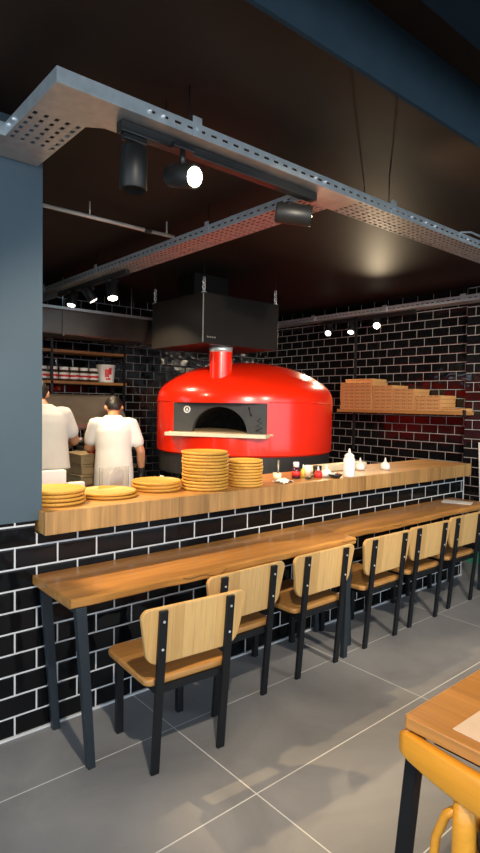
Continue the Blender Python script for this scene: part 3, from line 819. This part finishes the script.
for i, x in enumerate((.42, .50, .58, .66, .74, .82, .9)):
    MB().tube([(x, -.005, .005), (x, -.014, -.01), (x + .004, -.012, -.09)], .004, n=8).sphere((x + .004, -.02, -.11), .03, (1, .6, 1), n=12).build('ladle', 'screw', t)
for x in (.02, 1.03): MB().tube([(x, 0, 0), (x, .10, .0)], .006, n=8).build('rail_bracket', 'galv', t)

# stack of dough trays between the cooks
for i in range(3):
    o = MB().b2((-.26, -.19, 0), (.26, .19, .082), bev=.012).b2((-.27, -.2, .082), (.27, .2, .098), bev=.004).build('dough_tray', 'dough_tray', None, (2.56 + .008 * (i % 2), 5.17, .78 + .099 * i))
    tag(o, 'pale dough tray between the cooks, ' + ('bottom', 'middle', 'top')[i] + ' of the stack', 'tray', 'dough trays between the cooks')
t = thing('tray_trolley', 'low steel trolley carrying the dough trays between the cooks', 'trolley', (2.56, 5.17, .08))
MB().b2((-.28, -.21, .665), (.28, .21, .70)).build('deck', 'steel', t)
for x in (-.25, .25):
    for y in (-.18, .18): MB().cyl((x, y, -.08), (x, y, .67), .016, n=10).build('leg', 'steel', t)
o = MB().lathe([(0, 0), (.15, 0), (.165, .006), (.15, .012), (.12, .018), (0, .02)], 30, smooth=True).build('pizza', 'red', None, (2.60, 5.12, 1.078))
tag(o, 'pizza with red sauce on the top dough tray beside the right cook', 'pizza')

# ------------------------------------------------------------------ people
def ring(c, rx, ry, n=20, ax=(1, 0, 0), ay=(0, 1, 0)):
    c, ax, ay = Vector(c), Vector(ax), Vector(ay)
    return [c + ax * rx * math.cos(2 * PI * i / n) + ay * ry * math.sin(2 * PI * i / n) for i in range(n)]
def fuse(mb, name, mat, parent, voxel=.012, smooth=6):
    o = mb.build(name + '_raw', mat, None)
    rm = o.modifiers.new('r', 'REMESH'); rm.mode = 'VOXEL'; rm.voxel_size = voxel; rm.use_smooth_shade = True
    sm = o.modifiers.new('s', 'SMOOTH'); sm.factor = .5; sm.iterations = smooth
    dg = bpy.context.evaluated_depsgraph_get()
    me = bpy.data.meshes.new_from_object(o.evaluated_get(dg)); me.name = name
    for p in me.polygons: p.use_smooth = True
    old = o.data; bpy.data.objects.remove(o); bpy.data.meshes.remove(old)
    n = bpy.data.objects.new(name, me); col.objects.link(n); n.parent = parent
    me.materials.clear(); me.materials.append(M[mat])
    return n
def limb(mb, pts, rs, n=14, mi=0):
    # resample a joint chain into a smooth tapered tube
    P = [Vector(p) for p in pts]; out = []; rr = []
    for i in range(len(P) - 1):
        for k in range(5):
            u = k / 5; out.append(P[i].lerp(P[i + 1], u)); rr.append(rs[i] * (1 - u) + rs[i + 1] * u)
    out.append(P[-1]); rr.append(rs[-1])
    mb.tube(out, rr, n); mb.sphere(out[0], rr[0] * .98, n=12); mb.sphere(out[-1], rr[-1] * .98, n=12)
def hand(mb, w, d, side, palmn, curl=.5, grow=0, s=1.0):
    """w wrist, d direction along the hand, palmn palm normal, side +1/-1 for the thumb side"""
    w, d, pn = Vector(w), Vector(d).normalized(), Vector(palmn).normalized()
    a = d.cross(pn).normalized() * side                    # towards the thumb
    pc = w + d * .05 * s
    mb.sphere(pc, .047 * s + grow, (1, 1, 1), n=14) if False else None
    for k in range(5):
        q = w + d * (.012 + .02 * k) * s
        for u in (-.024, -.008, .008, .024): mb.sphere(q + a * u * s * (0.75 + .07 * k), (.0155 + grow) * s, n=8)
    for i, (u, L) in enumerate(((.030, .070), (.011, .080), (-.009, .074), (-.028, .058))):
        p = w + d * .095 * s + a * u * s; dd = d.copy(); pts = [p]
        for seg, f in enumerate((.45, .3, .25)):
            c_ = curl * (.5 + .5 * seg)
            dd = (d * math.cos(c_) + pn * math.sin(c_)).normalized(); p = p + dd * L * f * s; pts.append(p)
        limb(mb, pts, [(.0095 + grow) * s, (.009 + grow) * s, (.0085 + grow) * s, (.0072 + grow) * s], 8)
    p = w + d * .025 * s + a * .026 * s
    limb(mb, [p, p + (d * .6 + a * .7 + pn * .25) * .036 * s, p + (d * .6 + a * .7 + pn * .25) * .036 * s + (d * .9 + a * .2 + pn * .4) * .032 * s], [(.0125 + grow) * s, (.011 + grow) * s, (.009 + grow) * s], 8)

def person(name_label, loc, rz, arms, head_tilt=.45, hat=False, lean=.06, scale=1.0, gloves=(False, False), apron_hem=.93, head_off=(0, 0, 0), wide=1.0):
    t = thing('person', name_label, 'person', loc, rz)
    t.scale = (scale,) * 3
    # joints (facing +Y). torso leans forward a little
    def T(x, y, z): return Vector((x, y + lean * max(0, z - .9) / .5, z))
    body = MB()
    sec = [(.86, .165, .115), (.95, .172, .12), (1.05, .160, .11), (1.15, .152, .105), (1.25, .165, .112), (1.34, .178, .115), (1.40, .17, .10), (1.44, .11, .075), (1.465, .062, .06)]
    body.loft([ring(T(0, 0, z), rx, ry) for z, rx, ry in sec])
    hx, hy, hz = head_off
    nb, hc = T(0, .0, 1.43), T(hx, .06 + hy, 1.575 + hz)
    limb(body, [nb, hc - Vector((0, .01, .05))], [.058, .055])
    fwd = Vector((0, math.cos(head_tilt), -math.sin(head_tilt))); up = Vector((0, math.sin(head_tilt), math.cos(head_tilt)))
    rt = Vector((1, 0, 0))
    body.sphere(hc + up * .015, .087, (.80, 1.0, 1.12), n=24, rot=(-head_tilt, 0, 0))
    body.sphere(hc - up * .045 + fwd * .03, .07, (.82, .95, .95), n=18, rot=(-head_tilt, 0, 0))
    body.sphere(hc - up * .012 + fwd * .106, .017, (.8, 1.0, 1.3), n=12, rot=(-head_tilt, 0, 0))   # nose
    body.sphere(hc - up * .055 + fwd * .093, .02, (1.2, .5, .4), n=10, rot=(-head_tilt, 0, 0))      # lips
    for s in (-1, 1):
        body.sphere(hc + rt * s * .082 - fwd * .005, .026, (.45, .8, 1.25), n=12, rot=(-head_tilt, 0, 0))  # ears
    SH = {}
    for s, key in ((-1, 'L'), (1, 'R')):
        el, wr, hd, pn = [Vector(v) for v in arms[key]]
        sh = T(s * .166, 0, 1.392); SH[key] = (sh, el, wr)
        limb(body, [T(s * .12, 0, 1.39), sh, sh.lerp(el, .5), el, el.lerp(wr, .35), wr], [.055, .056, .047, .04, .041, .028])
        if not gloves[0 if s < 0 else 1]: hand(body, wr, hd, -s if s else 1, pn, .55)
        else: hand(body, wr, hd, -s, pn, .55)
        limb(body, [(s * .09, 0, .88), (s * .095, .012, .50), (s * .10, -.01, .10)], [.088, .058, .04])
        limb(body, [(s * .10, -.03, .05), (s * .105, .06, .04), (s * .112, .15, .03)], [.036, .036, .026])
    fuse(body, 'body', 'skin', t, .0075, 3)
    ey = MB()
    for s in (-1, 1): ey.sphere(hc + rt * s * .032 + up * .012 + fwd * .089, .011, n=12)
    ey.build('eye', 'eye', t)
    hair = MB()
    hair.sphere(hc + up * .032 - fwd * .012, .091, (.86, 1.0, 1.02), n=24, rot=(-head_tilt, 0, 0))
    hair.sphere(hc - up * .012 - fwd * .032, .074, (.92, .85, .85), n=20, rot=(-head_tilt, 0, 0))
    for s in (-1, 1): hair.sphere(hc + rt * s * .07 + up * .03 - fwd * .01, .03, (.5, 1, 1.3), n=10)
    fuse(hair, 'hair', 'hair', t, .009, 2)
    # shirt with short sleeves
    sh = MB()
    sec = [(apron_hem, .203, .147), (.97, .197, .142), (1.08, .188, .136), (1.16, .182, .132), (1.25, .188, .134), (1.33, .196, .134), (1.39, .188, .118), (1.43, .135, .092), (1.462, .082, .075), (1.475, .074, .070)]
    sh.loft([ring(T(0, 0, z), rx * (wide if z < 1.42 else 1), ry, 28) for z, rx, ry in sec])
    for k in ('L', 'R'):
        a, el, wr = SH[k]; s = -1 if k == 'L' else 1
        e = a.lerp(el, .66)
        limb(sh, [T(s * .11, 0, 1.385), a, a.lerp(el, .4), e], [.068, .070, .066, .064])
    o = fuse(sh, 'shirt', 'shirt', t, .011, 4)
    tr = MB()
    tr.loft([ring((0, 0, z), rx * min(wide, 1) * .97, ry) for z, rx, ry in ((.80, .18, .125), (.9, .186, .132), (.99, .182, .13), (1.0, .17, .12))])
    for s in (-1, 1): limb(tr, [(s * .09, 0, .86), (s * .095, .012, .5), (s * .1, -.01, .07)], [.092, .074, .062])
    fuse(tr, 'trousers', 'trousers', t, .012, 3)
    so = MB()
    for s in (-1, 1): limb(so, [(s * .10, -.035, .045), (s * .106, .06, .042), (s * .113, .165, .034)], [.043, .044, .033])
    fuse(so, 'shoes', 'shoe', t, .01, 3)
    for k, g in zip(('L', 'R'), gloves):
        if g:
            a, el, wr = SH[k]; s = -1 if k == 'L' else 1
            gl = MB(); hand(gl, wr, arms[k][2], -s, arms[k][3], .55, grow=.0028)
            d = (wr - el).normalized(); limb(gl, [wr - d * .05, wr + d * .02], [.036, .034])
            o = fuse(gl, 'glove', 'glove', t, .006, 2); o['label'] = 'black disposable glove'
    return t
person('cook in white short-sleeved shirt seen from behind, right one, wearing black glove', (2.50, 4.71, 0), math.radians(-20),
       {'L': ((-.225, .12, 1.16), (-.14, .33, 1.15), (.35, .75, -.35), (.3, 0, -1)),
        'R': ((.255, .02, 1.13), (.275, .10, .925), (.02, .25, -1), (-1, .2, 0))},
       head_tilt=.85, gloves=(False, True), lean=.07, head_off=(.02, .045, -.03), scale=.985, apron_hem=.80, wide=.92)
person('cook in loose white shirt seen from behind, left one, half hidden by the column', (1.905, 4.895, 0), math.radians(-25),
       {'L': ((-.25, .12, 1.16), (-.14, .36, 1.08), (.35, .75, -.3), (.3, 0, -1)),
        'R': ((.255, .11, 1.16), (.19, .35, 1.12), (-.35, .75, -.2), (-.3, 0, -1))},
       head_tilt=.5, lean=.04, head_off=(-.05, .03, -.02), scale=1.05, wide=1.10)

# ------------------------------------------------------------------ things on the counter
ZC = 1.0605
def board_mesh(r, h):
    return MB().lathe([(0, 0), (r * .9, 0), (r * .985, h * .25), (r, h * .6), (r * .99, h * .92), (r * .955, h), (r * .92, h * .9), (r * .88, h * .72), (0, h * .70)], 48, smooth=True)
def board_stack(cx, cy, r, h, n, nm, group):
    proto = None
    for i in range(n):
        o = board_mesh(r, h).build('pizza_board', 'board') if proto is None else proto.copy()
        if proto is None: proto = o
        else: col.objects.link(o)
        o.location = (cx + random.uniform(-.006, .006), cy + random.uniform(-.006, .006), ZC + i * h)
        o.rotation_euler = (0, 0, random.uniform(-.3, .3))
        pos = 'only one' if n == 1 else 'topmost' if i == n - 1 else 'bottom one' if i == 0 else ORD[i] + ' from the bottom'
        tag(o, f'round wooden board, {pos} {nm}', 'pizza board', group)
board_stack(1.150, 2.785, .147, .019, 4, 'of the leftmost stack on the counter', 'boards at the left end')
board_stack(1.462, 2.82, .160, .017, 2, 'of the low stack before the clear container', 'boards in the wide low stack')
board_stack(1.795, 2.858, .146, .02, 3, 'of the low stack beside the tallest stack', 'boards in the low stack of three')
board_stack(2.068, 2.735, .143, .0192, 12, 'of the tallest stack on the counter', 'boards in the tallest stack')
board_stack(2.345, 2.685, .112, .0185, 9, 'of the smaller stack right of the tallest', 'boards in the smaller tall stack')

t = thing('storage_box', 'white plastic storage box behind the boards at the column', 'box', (1.20, 2.965, ZC))
t.location = (1.345, 3.02, ZC)
MB().b2((-.21, -.02, 0), (-.045, .02, .135), bev=.004).build('tall_side', 'white', t)
MB().b2((-.045, -.02, 0), (.065, .02, .06), bev=.004).build('low_side', 'white', t)
t = thing('clear_container', 'clear plastic container with white tissue inside, behind the boards', 'container', (1.70, 2.965, ZC), .2)
t.location = (1.61, 3.03, ZC)
mb = MB(); pts = rounded([(-.09, -.012), (.09, -.012), (.09, .012), (-.09, .012)], .01)
MB().b2((-.1, -.014, 0), (.1, -.011, .13)).b2((-.1, .011, 0), (.1, .014, .13)).b2((-.1, -.011, 0), (-.097, .011, .13)).b2((.097, -.011, 0), (.1, .011, .13)).b2((-.1, -.011, 0), (.1, .011, .003)).build('tub', 'clear', t)
b = bmesh.new(); bmesh.ops.create_icosphere(b, subdivisions=3, radius=1)
rr = random.Random(4)
for v in b.verts: v.co = Vector((v.co.x * .062 + .02, v.co.y * .008, v.co.z * .058 + .063)) * (1 + rr.uniform(-.08, .08))
m_ = MB(); m_._merge(b, 0, False); m_.build('tissue', 'paper', t)

# napkins with a standing tool, small cup
def crumple(name, c, s, seed, mat, label, cat):
    b = bmesh.new(); bmesh.ops.create_grid(b, x_segments=14, y_segments=14, size=1); r = random.Random(seed)
    for v in b.verts:
        x, y = v.co.x, v.co.y
        v.co = Vector((x * s[0], y * s[1], max(.0015, s[2] * (.45 + .4 * math.sin(3 * x + seed) * math.cos(2.5 * y + seed) + r.uniform(-.2, .2)))))
    m = MB(); m._merge(b); o = m.build(name, mat, None, c, (0, 0, .4)); solid(o, .0015)
    return tag(o, label, cat)
crumple('napkin', (2.66, 2.655, ZC), (.07, .05, .022), 2, 'paper', 'crumpled white napkin on the counter right of the board stacks', 'napkin')
crumple('napkin', (1.925, 3.022, ZC), (.040, .03, .06), 5, 'paper', 'crumpled white napkin behind the low stack beside the tallest stack', 'napkin')
t = thing('metal_cup', 'small pale cup holding an upright steel tool behind the napkin', 'cup', (2.70, 2.755, ZC))
MB().lathe([(0, 0), (.026, 0), (.031, .05), (.028, .05), (.024, .006), (0, .006)], 20).build('cup_body', 'stone', t)
MB().cyl((.005, 0, .006), (.012, 0, .135), .007, n=10).build('tool_handle', 'steel', t)
def bottle(name, label, loc, prof, mats, cat, extra=None):
    t = thing(name, label, cat, loc)
    for nm, p, m in zip(('body', 'cap', 'nozzle'), prof, mats): MB().lathe(p, 24).build(nm, m, t)
    if extra: extra(t)
    return t
bottle('sauce_bottle', 'dark sauce bottle with white cap and red label on the counter', (2.875, 2.745, ZC),
       ([(0, 0), (.028, 0), (.031, .006), (.031, .062), (.018, .08), (0, .082)], [(0, .08), (.02, .08), (.021, .112), (.018, .116), (0, .116)]), ('dark_red', 'white'), 'bottle',
       lambda t: MB().lathe([(.0313, .02), (.0316, .02), (.0316, .052), (.0313, .052)], 24, caps=False).build('paper_label', 'red', t))
bottle('mustard_bottle', 'tiny yellow bottle between the sauce bottle and the white cup', (2.975, 2.77, ZC),
       ([(0, 0), (.014, 0), (.015, .05), (.007, .065), (0, .066)], [(0, .065), (.006, .065), (.003, .09), (0, .09)]), ('yellow', 'white'), 'bottle')
o = MB().lathe([(0, 0), (.024, 0), (.028, .07), (.025, .07), (.022, .006), (0, .006)], 24).build('paper_cup', 'white', None, (3.10, 2.84, ZC))
tag(o, 'white paper cup near the middle of the counter', 'cup')
o = MB().tube([(0, 0, .008), (.06, .01, .012), (.12, .02, .016)], [.008, .006, .006], n=8).sphere((-.03, -.004, .01), .028, (1.3, .8, .3), n=14).build('wooden_spoon', 'brown', None, (2.94, 2.675, ZC), (0, 0, .3))
tag(o, 'dark wooden spoon lying in front of the white cup', 'spoon')
bottle('ketchup_bottle', 'small red sauce bottle with white tip on the counter', (3.035, 2.68, ZC),
       ([(0, 0), (.027, 0), (.03, .03), (.018, .05), (0, .051)], [(0, .05), (.01, .05), (.004, .082), (0, .083)]), ('red', 'white'), 'bottle')
bottle('squeeze_bottle', 'small squat white squeeze bottle left of the tall one', (3.135, 2.69, ZC),
       ([(0, 0), (.036, 0), (.04, .015), (.034, .04), (.016, .055), (0, .056)], [(0, .055), (.011, .055), (.004, .09), (0, .091)]), ('white', 'white'), 'bottle')
t = thing('black_jar', 'small black lidded jar behind the squat squeeze bottle', 'jar', (3.16, 2.80, ZC))
MB().lathe([(0, 0), (.03, 0), (.032, .05), (0, .05)], 20).build('jar_body', 'black_plastic', t)
MB().lathe([(0, .05), (.033, .05), (.033, .068), (0, .07)], 20).build('lid', 'black_plastic', t)
t = thing('bowl', 'small black bowl of sachets in front of the tall squeeze bottle', 'bowl', (3.13, 2.60, ZC))
MB().lathe([(0, 0), (.03, 0), (.052, .028), (.049, .03), (.028, .006), (0, .006)], 24).build('bowl_body', 'black_plastic', t)
for x, y, m in ((-.015, .01, 'white'), (.012, -.012, 'red'), (.018, .014, 'white')):
    MB().box((x, y, .03), (.03, .016, .008), rot=(.3, .4, x * 30), bev=.002).build('sachet', m, t)
bottle('squeeze_bottle', 'tall white squeeze bottle standing on the counter edge', (3.275, 2.595, ZC),
       ([(0, 0), (.040, 0), (.043, .008), (.043, .125), (.036, .142), (0, .145)], [(0, .142), (.034, .142), (.036, .155), (.02, .17), (0, .171)], [(0, .17), (.012, .17), (.005, .205), (0, .206)]), ('white', 'white', 'white'), 'bottle')
t = thing('cutting_board', 'pale cream rectangular board at the back of the counter', 'board', (3.56, 2.93, ZC))
MB().b2((-.31, -.05, 0), (.31, .05, .05), bev=.006).build('slab', 'cream', t)
for n_, (x, y, lb) in enumerate(((3.70, 2.82, 'small white squeeze bottle behind the tall one on the counter'), (3.90, 2.72, 'small white squeeze bottle farthest right on the counter'))):
    bottle('squeeze_bottle', lb, (x, y, ZC), ([(0, 0), (.036, 0), (.04, .02), (.036, .045), (.016, .062), (0, .063)], [(0, .06), (.012, .06), (.004, .098), (0, .1)]), ('white', 'white'), 'bottle')

# broom handle and green bucket by the right wall
t = thing('broom', 'white-handled broom leaning on the right tiled wall', 'broom', (5.60, 2.72, 0))
MB().cyl((-.05, -.02, .10), (.06, .09, 1.22), .007, n=10).build('handle', 'white', t)
MB().b2((-.1, -.15, .0), (.0, .11, .11), bev=.01).build('broom_head', 'green', t)

# ------------------------------------------------------------------ light
w = bpy.data.worlds.new('daylight'); scene.world = w; w.use_nodes = True
nt = w.node_tree; bg = nt.nodes['Background']
bg.inputs[0].default_value = (.72, .86, 1.0, 1); bg.inputs[1].default_value = 2.0

# added out-of-view warm spots standing in for the dining room and kitchen lamps
def stand_in_spot(loc, target, power, ang, color, label):
    d = Vector(target) - Vector(loc)
    t = thing('spotlight', label, 'spotlight', loc, 0)  # added unseen stand-in, as are its barrel and stem
    dn = d.normalized()
    MB().lathe([(0, 0), (.05, 0), (.05, .14), (0, .13)], 20, mat=Matrix.Translation(-dn * .16) @ dn.to_track_quat('Z', 'Y').to_matrix().to_4x4()).build('barrel', 'lamp_black', t)
    MB().cyl((0, 0, -dn.z * .12), (0, 0, (2.80 if .45 < loc[1] < .98 else CEIL if loc[1] > 1.2 else 2.97) - loc[2]), .01, n=8).build('stem', 'black_plastic', t)
    ld = bpy.data.lights.new('spot_bulb', 'SPOT'); ld.energy = power; ld.color = color  # light of the added stand-in
    ld.spot_size = math.radians(ang); ld.spot_blend = .5; ld.shadow_soft_size = .03
    lo = bpy.data.objects.new('spot_bulb', ld); col.objects.link(lo); lo.parent = t
    lo.rotation_euler = (-dn).to_track_quat('Z', 'Y').to_euler()
stand_in_spot((.25, .45, 2.55), (1.45, .55, .6), 130, 60, (1, .74, .45), 'unseen stand-in spotlight above the foreground table')
stand_in_spot((.7, .5, 2.6), (1.9, 2.6, .8), 150, 75, (1, .86, .68), 'unseen stand-in spotlight in front of the near bar table')
stand_in_spot((1.0, .5, 2.6), (3.5, 4.3, 1.5), 240, 34, (1, .86, .68), 'unseen stand-in spotlight aimed past the counter at the oven')
stand_in_spot((2.6, .5, 2.6), (3.9, 2.7, .9), 150, 75, (1, .86, .68), 'unseen stand-in spotlight in front of the far bar table')
stand_in_spot((3.4, .5, 2.6), (5.5, 3.6, 1.7), 270, 38, (1, .84, .62), 'unseen stand-in spotlight aimed at the pizza box shelf')
stand_in_spot((.98, 3.2, 2.55), (1.75, 2.8, 1.06), 150, 90, (1, .72, .38), 'unseen stand-in spotlight behind the column aimed at the wooden boards')
stand_in_spot((1.25, 4.15, 2.55), (2.2, 4.8, 1.2), 35, 90, (1, .80, .52), 'unseen stand-in spotlight behind the column aimed at the two cooks')

# ------------------------------------------------------------------ camera
f, pitch, roll, yaw = 563.3, .0404667, .01653, .86323
cp, sp, cr, sr = math.cos(pitch), math.sin(pitch), math.cos(roll), math.sin(roll)
A = Matrix(((1, 0, 0), (0, cp, -sp), (0, sp, cp))); B = Matrix(((cr, -sr, 0), (sr, cr, 0), (0, 0, 1)))
W = Matrix(((math.sin(yaw), -math.cos(yaw), 0), (0, 0, -1), (math.cos(yaw), math.sin(yaw), 0)))
R = B @ A @ W
right, down, fw = Vector(R[0]), Vector(R[1]), Vector(R[2])
cam = bpy.data.objects.new('camera', bpy.data.cameras.new('camera')); col.objects.link(cam)
mw = Matrix.Identity(4)
for i in range(3):
    mw[i][0] = right[i]; mw[i][1] = -down[i]; mw[i][2] = -fw[i]
mw[2][3] = 1.58
cam.matrix_world = mw
cam.data.sensor_fit = 'HORIZONTAL'; cam.data.sensor_width = 36; cam.data.lens = f / 480 * 36
cam.data.clip_start = .05
scene.camera = cam
scene.view_settings.view_transform = 'Standard'; scene.view_settings.look = 'None'
scene.view_settings.gamma = 1; scene.view_settings.use_curve_mapping = False
scene.view_settings.exposure = .5
scene.cycles.use_denoising = True
scene.cycles.max_bounces = 8
